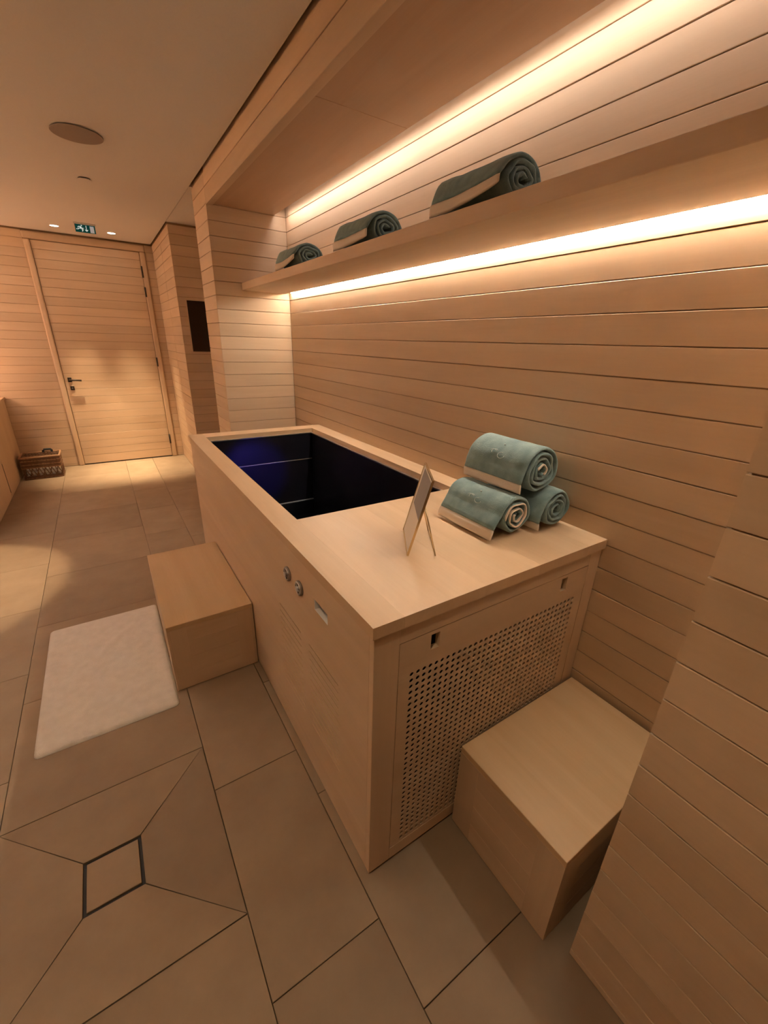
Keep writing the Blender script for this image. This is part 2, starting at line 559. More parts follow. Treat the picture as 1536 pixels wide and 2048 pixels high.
plank_run(door, -1.614, -0.664, YD - 0.013, '-y', rows=drows, tilt=0.001)
wbox('threshold_gap', (-1.616, YD - 0.010, 0.0005), (-0.662, YD + 0.004, 0.011), M['black'], door)
for za, zb in ((2.07, 2.185), (1.875, 1.975), (1.12, 1.222), (0.175, 0.29)):
    hme = cyl_mesh(0.009, zb - za, 12)
    link('hinge', hme, M['bronze'], door, Vector((-0.660, YD - 0.030, (za + zb) / 2)) - Vector(door.location))
hd = wbox('handle_plate', (-1.585, YD - 0.022, 0.955), (-1.548, YD - 0.013, 1.005), M['bronze'], door, 0.002)
hl = tube_mesh([(0, 0, 0), (0, -0.035, 0), (0.012, -0.042, 0), (0.11, -0.042, -0.006)], 0.0095, 10)
link('lever', hl, M['bronze'], hd, (0, -0.004, 0))
lk = wbox('lock_plate', (-1.578, YD - 0.021, 0.868), (-1.540, YD - 0.013, 0.912), M['bronze'], door, 0.002)
link('keyhole', cyl_mesh(0.008, 0.006, 16, axis='y'), M['steel'], lk, (0, -0.005, 0))

# beam and soffit of the niche ----------------------------------------
bmn = structure('trim_4', (NX + T, YP - T, 2.237), (-0.482, LP + T, HC + 0.045), M['wood_y'])
tag(bmn, 'pale timber beam along the front of the niche ceiling')
plank_run(bmn, YP, LP, NX, '-x', rows=[(2.2355, Z0 + 27 * PITCH), ROWS[-1]])
sf = empty('ceiling_niche', (-0.28, 1.1, 2.246), 'warm veneered soffit panels over the niche', kind='structure')
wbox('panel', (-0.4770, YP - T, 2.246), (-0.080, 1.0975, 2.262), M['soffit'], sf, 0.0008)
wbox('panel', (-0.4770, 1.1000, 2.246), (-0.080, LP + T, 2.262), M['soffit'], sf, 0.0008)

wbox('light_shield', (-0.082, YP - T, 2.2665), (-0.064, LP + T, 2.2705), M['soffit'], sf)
def led(name, lo, hi, mat, label, rot=None):
    o = wbox(name, lo, hi, mat)
    if rot:
        o.rotation_euler = rot
    return tag(o, label, 'light strip')
led('led_strip', (-0.0735, YP + 0.01, 2.256), (-0.0725, 1.090, 2.268), M['led_up'], 'near length of warm strip light hidden behind the niche ceiling edge', (0, 1.25, 0))
led('led_strip', (-0.0735, 1.108, 2.256), (-0.0725, LP - 0.05, 2.268), M['led_up'], 'far length of warm strip light hidden behind the niche ceiling edge', (0, 1.25, 0))
led('led_strip', (-0.0090, YP + 0.01, 1.7765), (-0.0010, 1.112, 1.7795), M['led_low'], 'near length of glowing strip light under the towel shelf')
led('led_strip', (-0.0090, 1.124, 1.7765), (-0.0010, LP - 0.05, 1.7795), M['led_low'], 'far length of glowing strip light under the towel shelf')

# ------------------------------------------------------------------ shelf
shelf = empty('wall_shelf', (-0.17, 1.1, 1.7717), 'long pale timber shelf carrying three rolled towels', 'shelf')
wbox('board', (-0.3414, YP + 0.001, 1.7717), (-0.035, LP - 0.001, 1.8165), M['wood_y'], shelf, 0.0015)
wbox('light_channel', (-0.0345, YP + 0.001, 1.7805), (-0.001, LP - 0.001, 1.8165), M['wood_y'], shelf)

# ------------------------------------------------------------------ plunge tub
TX0, TX1, TY0, TY1 = -0.874, -0.004, 0.009, 2.190
tub = empty('plunge_tub', (-0.44, 1.10, 0.0), 'pale timber cased plunge tub with black water basin', 'tub')
tl = Vector(tub.location)
# long side with slits and recessed pull
slits = []
for k in range(13):
    z = 0.576 - 0.0283 * k
    slits += [(0.456, 0.656, z - 0.0034, z + 0.0034), (0.190, 0.394, z - 0.0034, z + 0.0034)]
pull = (0.247, 0.336, 0.742, 0.779)
bm = holed_panel((TY0 + 0.02, TY1), (0.012, 0.868), slits + [pull], 0.0025)
# local x of the panel = world y, local y = depth into +x
bmesh.ops.transform(bm, verts=bm.verts[:], matrix=Matrix(((0, 1, 0, TX0), (1, 0, 0, 0), (0, 0, 1, 0), (0, 0, 0, 1))))
bmesh.ops.translate(bm, verts=bm.verts[:], vec=-tl)
link('side_panel', to_mesh(bm), M['wood_y'], tub)
cup = wbox('recessed_pull', (TX0 + 0.0182, 0.243, 0.738), (TX0 + 0.022, 0.340, 0.783), M['steel_dark'], tub)
for (a, b) in (((TX0 + 0.001, 0.2465, 0.742), (TX0 + 0.018, 0.2495, 0.779)), ((TX0 + 0.001, 0.3335, 0.742), (TX0 + 0.018, 0.3365, 0.779)),
               ((TX0 + 0.001, 0.2495, 0.7415), (TX0 + 0.018, 0.3335, 0.7435)), ((TX0 + 0.001, 0.2495, 0.7775), (TX0 + 0.018, 0.3335, 0.7795))):
    wbox('lining', a, b, M['pull'], cup)
# other casing panels
wbox('back_panel', (TX0 + 0.018, TY1 - 0.018, 0.012), (TX1, TY1, 0.868), M['wood_x'], tub)
wbox('wall_side_panel', (TX1 - 0.015, TY0 + 0.02, 0.012), (TX1, TY1 - 0.018, 0.868), M['wood_y'], tub)
wbox('plinth', (TX0 + 0.008, TY0 + 0.008, 0.0), (TX1, TY1 - 0.004, 0.012), M['black'], tub)
# near end: frame + perforated service panel
wbox('stile', (TX0, TY0, 0.012), (-0.8035, TY0 + 0.02, 0.868), M['wood_z'], tub, 0.0008)
wbox('stile', (-0.0605, TY0, 0.012), (TX1, TY0 + 0.02, 0.868), M['wood_z'], tub, 0.0008)
wbox('rail', (-0.8035, TY0, 0.8185), (-0.0605, TY0 + 0.02, 0.868), M['wood_x'], tub, 0.0008)
wbox('rail', (-0.8035, TY0, 0.012), (-0.0605, TY0 + 0.02, 0.060), M['wood_x'], tub, 0.0008)
NC, NR, PI_ = 34, 33, 0.01968
hx0 = -0.761 - PI_ / 2
hz1 = 0.7085 + PI_ / 2
hz0 = hz1 - NR * PI_
hx1 = hx0 + NC * PI_
px0, px1, pz0, pz1 = -0.8018, -0.0622, 0.0618, 0.8167
slots_ = [(-0.7075, -0.6795, 0.760, 0.806), (-0.1925, -0.1645, 0.760, 0.806)]
bm = holed_panel((px0, px1), (pz0, pz1), [(hx0, hx1, hz0, hz1)] + slots_, 0.016)
for f in [f for f in bm.faces if abs(f.normal.y) < 0.5 or True]:
    c = f.calc_center_median()
    if 0.001 < c.y < 0.015 and (hx0 - 1e-4 < c.x < hx1 + 1e-4) and (hz0 - 1e-4 < c.z < hz1 + 1e-4):
        bm.faces.remove(f)
R_, N12 = 0.0066, 12
for i in range(NC):
    for j in range(NR):
        cx, cz = hx0 + (i + 0.5) * PI_, hz0 + (j + 0.5) * PI_
        ring, back = [], []
        for k in range(N12):
            a = (k + 0.0) * 2 * math.pi / N12
            ring.append(bm.verts.new((cx + R_ * math.cos(a), 0, cz + R_ * math.sin(a))))
            back.append(bm.verts.new((cx + R_ * math.cos(a), 0.003, cz + R_ * math.sin(a))))
        q = PI_ / 2
        co = [bm.verts.new((cx + sx * q, 0, cz + sz * q)) for sx, sz in ((1, 1), (-1, 1), (-1, -1), (1, -1))]
        for s_ in range(4):
            for k in range(3):
                bm.faces.new((co[s_], ring[(3 * s_ + k + 1) % 12], ring[(3 * s_ + k) % 12]))
            bm.faces.new((co[s_], co[(s_ + 1) % 4], ring[(3 * s_ + 3) % 12]))
        for k in range(N12):
            bm.faces.new((ring[k], ring[(k + 1) % 12], back[(k + 1) % 12], back[k]))
bmesh.ops.translate(bm, verts=bm.verts[:], vec=Vector((0, TY0 + 0.0008, 0)) - tl)
me = bpy.data.meshes.new('perforated_panel')
bm.to_mesh(me)
bm.free()
link('perforated_panel', me, M['wood_x'], tub)
# equipment compartment behind the panels: dark inside
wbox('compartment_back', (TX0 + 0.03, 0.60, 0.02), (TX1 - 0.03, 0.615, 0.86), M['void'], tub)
# top boards
ZT0, ZT1 = 0.8684, 0.900
for a, b, mt in (((-0.8828, 0.0, ZT0), (-0.8000, 2.1998, ZT1), 'top_y'),
                 ((-0.7997, 0.0, ZT0), (-0.5450, 0.6300, ZT1), 'top_y'),
                 ((-0.5447, 0.0, ZT0), (-0.3330, 0.6300, ZT1), 'top_y'),
                 ((-0.3327, 0.0, ZT0), (-0.1005, 0.6300, ZT1), 'top_y'),
                 ((-0.1002, 0.0, ZT0), (-0.0015, 2.1998, ZT1), 'top_y'),
                 ((-0.7997, 2.0900, ZT0), (-0.1005, 2.1998, ZT1), 'top_x')):
    wbox('top_board', a, b, M[mt], tub, 0.0)
# basin
BX0, BX1, BY0, BY1, BZ0 = -0.792, -0.112, 0.640, 2.080, 0.12
bn = bmesh.new()
for lo, hi in (((BX0 - 0.01, BY0 - 0.01, BZ0 - 0.01), (BX1 + 0.01, BY1 + 0.01, BZ0)),
               ((BX0 - 0.01, BY0 - 0.01, BZ0), (BX0, BY1 + 0.01, 0.866)), ((BX1, BY0 - 0.01, BZ0), (BX1 + 0.01, BY1 + 0.01, 0.866)),
               ((BX0, BY0 - 0.01, BZ0), (BX1, BY0, 0.866)), ((BX0, BY1, BZ0), (BX1, BY1 + 0.01, 0.866))):
    add_box(bn, lo, hi)
bmesh.ops.translate(bn, verts=bn.verts[:], vec=-tl)
basin = link('basin', to_mesh(bn), M['liner'], tub)
bm = holed_panel((BX0 - 0.010, BX1 + 0.010), (BY0 - 0.010, BY1 + 0.010), [(BX0 + 0.004, BX1 - 0.004, BY0 + 0.004, BY1 - 0.004)], 0.006)
bmesh.ops.rotate(bm, verts=bm.verts[:], matrix=Matrix(((1, 0, 0), (0, 0, 1), (0, -1, 0))))
bmesh.ops.translate(bm, verts=bm.verts[:], vec=Vector((0, 0, 0.8738)) - tl)
link('steel_lip', to_mesh(bm), M['steel'], tub)
WZ = 0.385                                      # water level, well below the rim
wbox('painted_waterline_glint', (BX0 + 0.002, BY1 - 0.006, WZ - 0.004), (BX1 - 0.004, BY1 - 0.0005, WZ + 0.006), M['waterline_glint'], tub, 0.001)  # pale strip paints the glint where water meets the far wall
wbox('liner_seam', (BX0 + 0.002, BY1 - 0.0035, 0.688), (BX1 - 0.002, BY1 - 0.0005, 0.694), M['steel_dark'], tub, 0.001)
link('added_rim_lamp', cyl_mesh(0.022, 0.010, 24, axis='y'), M['blue_tint_lamp'], tub, Vector((-0.44, BY0 + 0.006, 0.78)) - tl)  # unseen blue lamp added to tint the far basin wall
ul = bpy.data.lights.new('added_lamp_beam', 'SPOT')  # added beam, kept narrow so only the far wall turns blue
ul.energy = 14
ul.color = (0.10, 0.07, 1.0)
ul.spot_size = math.radians(20)
ul.spot_blend = 0.7
ul.shadow_soft_size = 0.03
uo = bpy.data.objects.new('added_lamp_beam', ul)
COL.objects.link(uo)
uo.parent = tub
uo.location = Vector((-0.44, BY0 + 0.02, 0.78)) - tl
uo.rotation_euler = (math.radians(84.0), 0, math.radians(3))
# round controls on the long side
for ky in (0.537, 0.438):
    kb = link('control_knob', cyl_mesh(0.0245, 0.008, 32, bev=0.002, axis='x'), M['steel_dark'], tub, Vector((TX0 - 0.004, ky, 0.7595)) - tl)
    link('ring', tube_mesh([(-0.004, 0.020 * math.cos(a * math.pi / 12), 0.020 * math.sin(a * math.pi / 12)) for a in range(24)], 0.0025, 8, True), M['steel'], kb)
    link('button', cyl_mesh(0.009, 0.010, 20, bev=0.002, axis='x'), M['steel'], kb, (-0.006, 0, 0))
    for a in (0, 1):
        link('spoke', box_mesh((-0.001, -0.018 if a == 0 else -0.002, -0.002 if a == 0 else -0.018), (0.001, 0.018 if a == 0 else 0.002, 0.002 if a == 0 else 0.018)), M['bronze'], kb, (-0.0045, 0, 0))

# water in the basin
bm = bmesh.new()
add_box(bm, (BX0 - 0.003, BY0 - 0.003, BZ0 + 0.002), (BX1 + 0.003, BY1 + 0.003, WZ))
wat = link('water', to_mesh(bm), M['water'])
tag(wat, 'dark water standing low in the basin of the timber tub', 'water', kind='stuff')

# ------------------------------------------------------------------ timber steps
def step(name, x0, x1, y0, y1, h, label):
    t = empty(name, ((x0 + x1) / 2, (y0 + y1) / 2, 0.0), label, 'step')
    tt = 0.022
    wbox('top', (x0, y0, h - tt), (x1, y1, h), M['step_top'], t, 0.002, 2)
    wbox('core', (x0 + 0.012, y0 + 0.012, 0.004), (x1 - 0.012, y1 - 0.012, h - tt), M['groove'], t)
    zt = h - tt
    s = 0.075
    for fx in (x0, x1):                 # long faces across x
        a, b = (fx, fx + 0.012) if fx == x0 else (fx - 0.012, fx)
        wbox('stile', (a, y0, 0.004), (b, y0 + s, zt), M['wood_z'], t, 0.0006)
        wbox('stile', (a, y1 - s, 0.004), (b, y1, zt), M['wood_z'], t, 0.0006)
        rows = [(0.004, 0.082), (0.082, 0.164), (0.164, 0.246), (0.246, zt)]
        for r0, r1 in rows:
            wbox('plank', (a + (0.0006 if fx == x0 else 0), y0 + s, r0 + 0.0005), (b - (0 if fx == x0 else 0.0006), y1 - s, r1 - 0.0005), M['wood_y'], t)
    for fy in (y0, y1):
        a, b = (fy, fy + 0.012) if fy == y0 else (fy - 0.012, fy)
        wbox('stile', (x0 + 0.012, a, 0.004), (x0 + s, b, zt), M['wood_z'], t, 0.0006)
        wbox('stile', (x1 - s, a, 0.004), (x1 - 0.012, b, zt), M['wood_z'], t, 0.0006)
        rows = [(0.004, 0.082), (0.082, 0.164), (0.164, 0.246), (0.246, zt)]
        for r0, r1 in rows:
            wbox('plank', (x0 + s, a + (0.0006 if fy == y0 else 0), r0 + 0.0005), (x1 - s, b - (0 if fy == y0 else 0.0006), r1 - 0.0005), M['wood_x'], t)
    for sx in (x0 + 0.03, x1 - 0.03):
        for sy in (y0 + 0.03, y1 - 0.03):
            link('foot', cyl_mesh(0.014, 0.005, 16), M['black'], t, Vector((sx, sy, 0.0025)) - Vector(t.location))
    return t
step('step_box', -1.2356, -0.8775, 1.0516, 1.7916, 0.342, 'timber step box against the long side of the tub by the white mat')
step('step_box', -0.5581, -0.0126, -0.3629, -0.0012, 0.341, 'timber step box in front of the perforated end panel')

# ------------------------------------------------------------------ bath mat
bm = bmesh.new()
nx, ny = 40, 64
mx0, mx1, my0, my1 = -1.737, -1.240, 0.970, 1.832
grid = {}
def mat_pos(i, j):
    u, v = i / nx, j / ny
    # round the corners
    x = mx0 + (mx1 - mx0) * u
    y = my0 + (my1 - my0) * v
    r = 0.02
    for cx, cy, sx, sy in ((mx0 + r, my0 + r, -1, -1), (mx1 - r, my0 + r, 1, -1), (mx0 + r, my1 - r, -1, 1), (mx1 - r, my1 - r, 1, 1)):
        if (x - cx) * sx > 0 and (y - cy) * sy > 0:
            d = Vector((x - cx, y - cy, 0))
            k = max(abs(d.x), abs(d.y))
            if d.length > 0:
                d = d.normalized() * k
            x, y = cx + d.x, cy + d.y
    e = min(u, 1 - u, v * 1.7, (1 - v) * 1.7)
    z = 0.008 * min(1, (e / 0.02)) ** 0.5 + 0.0015
    z += 0.0010 * noise.noise(Vector((x * 9, y * 9, 3)))
    def fold(x, y, ax, ay, bx, by, h, wd):
        a, b, p = Vector((ax, ay)), Vector((bx, by)), Vector((x, y))
        tt = max(0, min(1, (p - a).dot(b - a) / (b - a).length_squared))
        d = (p - (a + (b - a) * tt)).length
        return h * math.exp(-(d / wd) ** 2) * math.sin(math.pi * min(1, max(0, tt * 0.9 + 0.05)))
    z += fold(x, y, -1.52, 1.50, -1.36, 1.68, 0.007, 0.016) + fold(x, y, -1.47, 1.38, -1.28, 1.50, 0.004, 0.014) + fold(x, y, -1.66, 1.70, -1.52, 1.60, 0.003, 0.03)
    return Vector((x, y, z))
for i in range(nx + 1):
    for j in range(ny + 1):
        grid[i, j] = bm.verts.new(mat_pos(i, j) - Vector((-1.4885, 1.401, 0)))
for i in range(nx):
    for j in range(ny):
        bm.faces.new((grid[i, j], grid[i + 1, j], grid[i + 1, j + 1], grid[i, j + 1]))
be = [e for e in bm.edges if e.is_boundary]
ex = bmesh.ops.extrude_edge_only(bm, edges=be)
vs = [g for g in ex['geom'] if isinstance(g, bmesh.types.BMVert)]
for v in vs:
    v.co.z = 0.0003
bm.faces.new([v for v in sorted(vs, key=lambda q: math.atan2(q.co.y, q.co.x))])
tag(link('bath_mat', to_mesh(bm, 'mat', True), M['mat_terry'], None, (-1.4885, 1.401, 0.0)), 'white terry bath mat on the floor beside the step', 'mat')

# ------------------------------------------------------------------ rolled towels
def ribbon(path, t0, y0, y1, wob, name, prof=((0.0, 0.25), (0.004, 0.72), (0.010, 1.0)), ns=14, zmin=None, lift=None):
    """sheet of thickness t0 following a path in the x-z plane, from y0 to y1, with soft rounded selvedges"""
    n = len(path)
    bm = bmesh.new()
    nrm = []
    for i in range(n):
        a, b = path[max(i - 1, 0)], path[min(i + 1, n - 1)]
        d = (b - a).normalized()
        nrm.append(Vector((-d.y, d.x)))
    Lr = y1 - y0
    st = [(y0 + d, s) for d, s in prof] + [(y0 + prof[-1][0] + (Lr - 2 * prof[-1][0]) * k / ns, 1.0) for k in range(1, ns)] + [(y1 - d, s) for d, s in prof[::-1]]
    R = []
    for y, s in st:
        ro, ri = [], []
        for i in range(n):
            p, q = path[i], nrm[i]
            es = 1.0
            if i == 0 or i == n - 1:
                es = 0.4
            wv = wob * (noise.noise(Vector((p.x * 16, y * 11, p.y * 16 + 5))) * 1.0 + 0.6 * noise.noise(Vector((p.x * 45, y * 30, p.y * 45))))
            ys = y + (wob * 2.2 * noise.noise(Vector((i * 0.13, 7.7, y0 * 3))) if (y < y0 + 0.02 or y > y1 - 0.02) else 0)
            for side, lst in ((1, ro), (-1, ri)):
                pp = p + q * (side * t0 / 2 * s * es) + q * wv
                z = pp.y if zmin is None else max(pp.y, zmin + 0.0004)
                if lift is not None and i < len(lift[1]):
                    z += lift[0] * lift[1][i] * max(0.0, 1 - (y - y0) / (0.75 * Lr)) ** 1.6
                lst.append(bm.verts.new((pp.x, ys, z)))
        R.append((ro, ri))
    for k in range(len(R) - 1):
        (a, b), (c, d) = R[k], R[k + 1]
        for i in range(n - 1):
            bm.faces.new((a[i], a[i + 1], c[i + 1], c[i]))
            bm.faces.new((d[i], d[i + 1], b[i + 1], b[i]))
        bm.faces.new((a[0], c[0], d[0], b[0]))
        bm.faces.new((b[-1], d[-1], c[-1], a[-1]))
    for (a, b) in (R[0], R[-1]):
        for i in range(n - 1):
            bm.faces.new((a[i], b[i], b[i + 1], a[i + 1]))
    return to_mesh(bm, name, True)

def towel(loc, label, group, R=0.072, sx=1.0, sz=1.0, length=0.245, flap=None, phi0=175, turns=3.4, t=0.0125, bind=False, logo=True, seed=0, hem=0.028, rotz=0.0, sag=0.0, lift=0.0):
    """roll lying along local y; origin at the base centre; outer end comes down the -x side and ends in a cream hem"""
    o = empty('rolled_towel', loc, label, 'towel', group, rotz)
    rnd = random.Random(seed)
    pitch = (R - 0.010 - t / 2) / turns
    cz = R * sz
    path = []
    if flap:                                            # flap: end point of the loose edge (x, z)
        p0 = Vector((R - t / 2, 0))
        a0 = math.radians(phi0)
        s0 = Vector(((R - t / 2) * math.cos(a0) * sx, cz + (R - t / 2) * math.sin(a0) * sz))
        fl = Vector(flap)
        m = 12
        for k in range(m):
            u = k / m
            q = fl.lerp(s0, u)
            q.x -= 0.006 * math.sin(math.pi * u)
            path.append(q)
    nsp = int(turns * 40)
    for k in range(nsp + 1):
        th = k / 40 * 2 * math.pi
        r = R - t / 2 - pitch * th / (2 * math.pi)
        wig = 1 + (0.05 * math.sin(3 * th + seed) + 0.04 * math.sin(5.3 * th + 2 * seed)) * min(1, th / 8)
        a = math.radians(phi0) - th
        z = cz + r * wig * math.sin(a) * sz - sag * r * math.cos(a) ** 2 * 0.2
        path.append(Vector((r * wig * math.cos(a) * sx, max(z, t * 0.45))))
    # split off the hem
    acc, cut = 0.0, 0
    while acc < hem:
        acc += (path[cut + 1] - path[cut]).length
        cut += 1
    tt = min(t, pitch * 0.93)
    body = path[cut:]
    link('terry_roll', ribbon(body, tt, 0, length, 0.0027, 'roll', zmin=0.0, lift=(lift, [max(0.0, 1 - (i + cut) / 12) for i in range(len(body))])), M['teal'], o)
    link('hem', ribbon(path[:cut + 1], tt * 0.86, -0.0015, length + 0.0015, 0.0022, 'hem', zmin=0.0, lift=(lift, [max(0.0, 1 - i / 12) for i in range(cut + 1)])), M['cream'], o)
    if bind:
        k0, k1 = int(nsp * bind[0]), int(nsp * bind[1])
        seg = path[-(nsp + 1):][k0:k1]
        link('selvedge', ribbon(seg, tt * 0.42, -0.004, 0.02, 0.0006, 'selvedge', prof=((0, 0.5), (0.002, 1.0)), ns=3, zmin=0.0), M['cream'], o)
    if logo:
        # embroidered emblem: a small curl, a wavy line and a dot on the upper left of the roll
        def surf(u, v):                                 # u along y (0..length), v = angle in degrees
            a = math.radians(v)
            rr = R + 0.0012
            return (rr * math.cos(a) * sx, u, cz + rr * math.sin(a) * sz)
        uc, vc = length * 0.5, 153
        strokes = [[(0.014 + 0.012 * math.cos(k * 0.45), 1 + 7 * math.sin(k * 0.45)) for k in range(12)],
                   [(-0.012 + 0.011 * math.cos(k * 0.42 + 2.4), -4 + 6 * math.sin(k * 0.42 + 2.4)) for k in range(9)],
                   [(-0.030 + k * 0.004, -9 + 0.35 * (k - 3) ** 2) for k in range(7)]]
        em = None
        for st in strokes:
            q = tube_mesh([surf(uc - du * 1.15, vc + dv) for du, dv in st], 0.0012, 6)
            if em is None:
                em = link('embroidery', q, M['thread'], o)
            else:
                link('stitch_line', q, M['thread'], em)
        bmd = bmesh.new()
        bmesh.ops.create_icosphere(bmd, subdivisions=2, radius=0.0034, matrix=Matrix.Translation(surf(uc - 0.006, vc - 26)))
        link('stitch_dot', to_mesh(bmd, 'dot', True), M['thread'], em)
    return o

G1, G2 = 'rolled towels stacked on the tub deck', 'rolled towels on the shelf'
towel((-0.250, 0.170, 0.900), 'left rolled teal towel at the base of the stack, cream swirl at its end', G1, R=0.0715, sx=1.04, sz=0.96, length=0.248, flap=(-0.108, 0.008), phi0=168, turns=3.2, bind=(0.30, 0.97), seed=1)
towel((-0.0855, 0.142, 0.900), 'right rolled teal towel at the base of the stack against the wall', G1, R=0.0715, sx=1.05, sz=0.98, length=0.25, flap=(-0.082, 0.010), phi0=170, turns=3.6, logo=False, seed=2.4, hem=0.022)
towel((-0.150, 0.176, 1.018), 'rolled teal towel lying on top of the stack', G1, R=0.084, sx=1.04, sz=0.98, length=0.25, flap=(-0.094, 0.020), phi0=172, turns=3.8, bind=(0.80, 0.97), seed=3.7, hem=0.027)
for (yy, lab, sd, lf) in ((0.325, 'rolled grey-green towel nearest the camera on the shelf', 4.1, 0.030), (0.985, 'middle of the three rolled grey-green towels on the shelf', 5.3, 0.014), (1.715, 'rolled grey-green towel at the far end of the shelf', 6.6, 0.032)):
    towel((-0.238, yy, 1.8165), lab, G2, R=0.068, sx=1.24, sz=0.86, length=0.275, flap=(-0.093, 0.006), phi0=165, turns=3.4, logo=False, seed=sd, hem=0.03, lift=lf)

# ------------------------------------------------------------------ small sign stand on the deck
sg = empty('sign_stand', (-0.581, 0.3045, 0.900), 'small brass easel frame standing on the tub deck', 'sign stand')
ang = math.atan2(0.155, 0.096)          # direction of its bottom edge
sg.rotation_euler = (0, 0, ang)         # local x along the bottom edge, local -y towards the legs
lean = math.atan2(0.058, 0.226)
Wd, Hh = 0.182, math.hypot(0.058, 0.226)
pl = bpy.data.objects.new('frame', None)
bm = holed_panel((-Wd / 2, Wd / 2), (0.0, Hh), [(-Wd / 2 + 0.004, Wd / 2 - 0.004, 0.004, Hh - 0.004)], 0.006)
bmesh.ops.translate(bm, verts=bm.verts[:], vec=(0, -0.003, 0))
fr = link('frame', to_mesh(bm), M['brass'], sg, (0, 0, 0.002), (lean, 0, 0))
link('card', box_mesh((-Wd / 2 + 0.005, -0.001, 0.005), (Wd / 2 - 0.005, 0.001, Hh - 0.005)), M['card'], fr)
link('picture', box_mesh((-Wd / 2 + 0.012, 0.0008, 0.108), (Wd / 2 - 0.026, 0.0016, Hh - 0.012)), M['backing'], fr)
link('backing_board', box_mesh((-Wd / 2 + 0.018, -0.0035, 0.020), (Wd / 2 - 0.018, -0.0012, Hh - 0.006)), M['backing'], fr)
hz = 0.150
hy = -math.tan(lean) * hz
for sx in (-1, 1):
    link('leg', tube_mesh([(sx * (Wd / 2 - 0.006), hy - 0.003, hz), (sx * (Wd / 2 - 0.004), -0.080, 0.002)], 0.0022, 8), M['brass'], sg)
link('leg_bar', tube_mesh([(-(Wd / 2 - 0.004), -0.080, 0.0025), (Wd / 2 - 0.004, -0.080, 0.0025)], 0.0018, 8), M['brass'], sg)

# ------------------------------------------------------------------ fittings on the ceiling
def disc(name, x, y, r, drop, mat, label, cat):
    o = empty(name, (x, y, HC), label, cat)
    link('cover', cyl_mesh(r, 0.004, 48, bev=0.001), mat, o, (0, 0, -drop - 0.002))
    link('neck', cyl_mesh(r * 0.86, max(drop, 0.001), 32), M['void'], o, (0, 0, -drop / 2 ))
    return o
disc('ceiling_speaker', -1.147, 2.516, 0.115, 0.004, M['grey'], 'round beige grille of a speaker in the plaster ceiling', 'speaker')
disc('sprinkler_cover', -1.124, 3.306, 0.041, 0.006, M['plaster'], 'small round sprinkler cover in the ceiling beyond the speaker', 'sprinkler')

def downlight(x, y, label, power, size=75, blend=0.5, col=WARM, r=0.037, yaw=0.0, tx=0.0, ty=0.0):
    o = empty('downlight', (x, y, HC), label, 'downlight', 'recessed ceiling downlights')
    rm = tube_mesh([(r * math.cos(k * math.pi / 16), r * math.sin(k * math.pi / 16), -0.0015) for k in range(32)], 0.004, 6, True)
    link('trim_ring', rm, M['white'], o)
    link('lens', cyl_mesh(r - 0.003, 0.002, 32), M['lamp'], o, (0, 0, -0.002))
    ld = bpy.data.lights.new('downlight_beam', 'SPOT')
    ld.energy = power
    ld.spot_size = math.radians(size)
    ld.spot_blend = blend
    ld.color = col
    ld.shadow_soft_size = 0.05
    lo = bpy.data.objects.new('downlight_beam', ld)
    COL.objects.link(lo)
    lo.parent = o
    lo.location = (0, 0, -0.012)
    lo.rotation_euler = (tx, ty, 0)
    return o
downlight(-1.380, 5.050, 'glowing recessed downlight left of the exit sign', 120, 40, 0.9)
downlight(-0.916, 5.040, 'glowing recessed downlight right of the exit sign', 120, 40, 0.9)
downlight(-2.40, 2.55, 'recessed downlight over the left side of the room', 70, 36, 0.25)
downlight(-2.30, 0.30, 'unseen fill downlight added over the near left side of the room', 6, 90, 0.8)  # out of view, added as fill for the near room
downlight(-1.50, -0.44, 'unseen fill downlight added overhead near the camera', 11, 120, 0.8)  # out of view, added to light the near step box and tub end

# exit sign: plate hanging from a slim housing
ex = empty('exit_sign', (-1.139, 4.75, HC), 'green emergency exit sign with running figure and arrow below the ceiling', 'exit sign')
el = Vector(ex.location)
wbox('housing', (-1.225, 4.742, HC - 0.014), (-1.053, 4.80, HC), M['white'], ex, 0.002)
wbox('plate', (-1.218, 4.747, 2.334), (-1.060, 4.753, HC - 0.014), M['sign_green'], ex, 0.0006)
def poly(name, pts, mat, y=4.7462):
    bm = bmesh.new()
    f = [bm.verts.new((-1.218 + 0.158 * u, y, 2.334 + 0.063 * v)) for u, v in pts]
    b = [bm.verts.new((v.co.x, y + 0.0008, v.co.z)) for v in f]
    bm.faces.new(f)
    bm.faces.new(b[::-1])
    n = len(f)
    for i in range(n):
        bm.faces.new((f[i], b[i], b[(i + 1) % n], f[(i + 1) % n]))
    bmesh.ops.translate(bm, verts=bm.verts[:], vec=-el)
    return link(name, to_mesh(bm), mat, ex)
man = [[(0.33 + 0.035 * math.cos(k * math.pi / 6), 0.86 + 0.085 * math.sin(k * math.pi / 6)) for k in range(12)],
       [(0.24, 0.78), (0.31, 0.74), (0.29, 0.46), (0.22, 0.44)],
       [(0.25, 0.78), (0.16, 0.74), (0.12, 0.55), (0.145, 0.53), (0.19, 0.67), (0.25, 0.68)],
       [(0.30, 0.72), (0.38, 0.55), (0.43, 0.60), (0.43, 0.54), (0.37, 0.46), (0.28, 0.60)],
       [(0.22, 0.48), (0.16, 0.34), (0.05, 0.33), (0.05, 0.41), (0.13, 0.43), (0.20, 0.56)],
       [(0.24, 0.50), (0.34, 0.36), (0.31, 0.12), (0.36, 0.12), (0.41, 0.40), (0.30, 0.52)]]
for k, p in enumerate(man):
    poly('running_figure', p, M['sign_white'])
poly('arrow', [(0.535, 0.90), (0.57, 0.90), (0.57, 0.35), (0.625, 0.42), (0.625, 0.32), (0.5525, 0.14), (0.48, 0.32), (0.48, 0.42), (0.535, 0.35)], M['sign_white'])
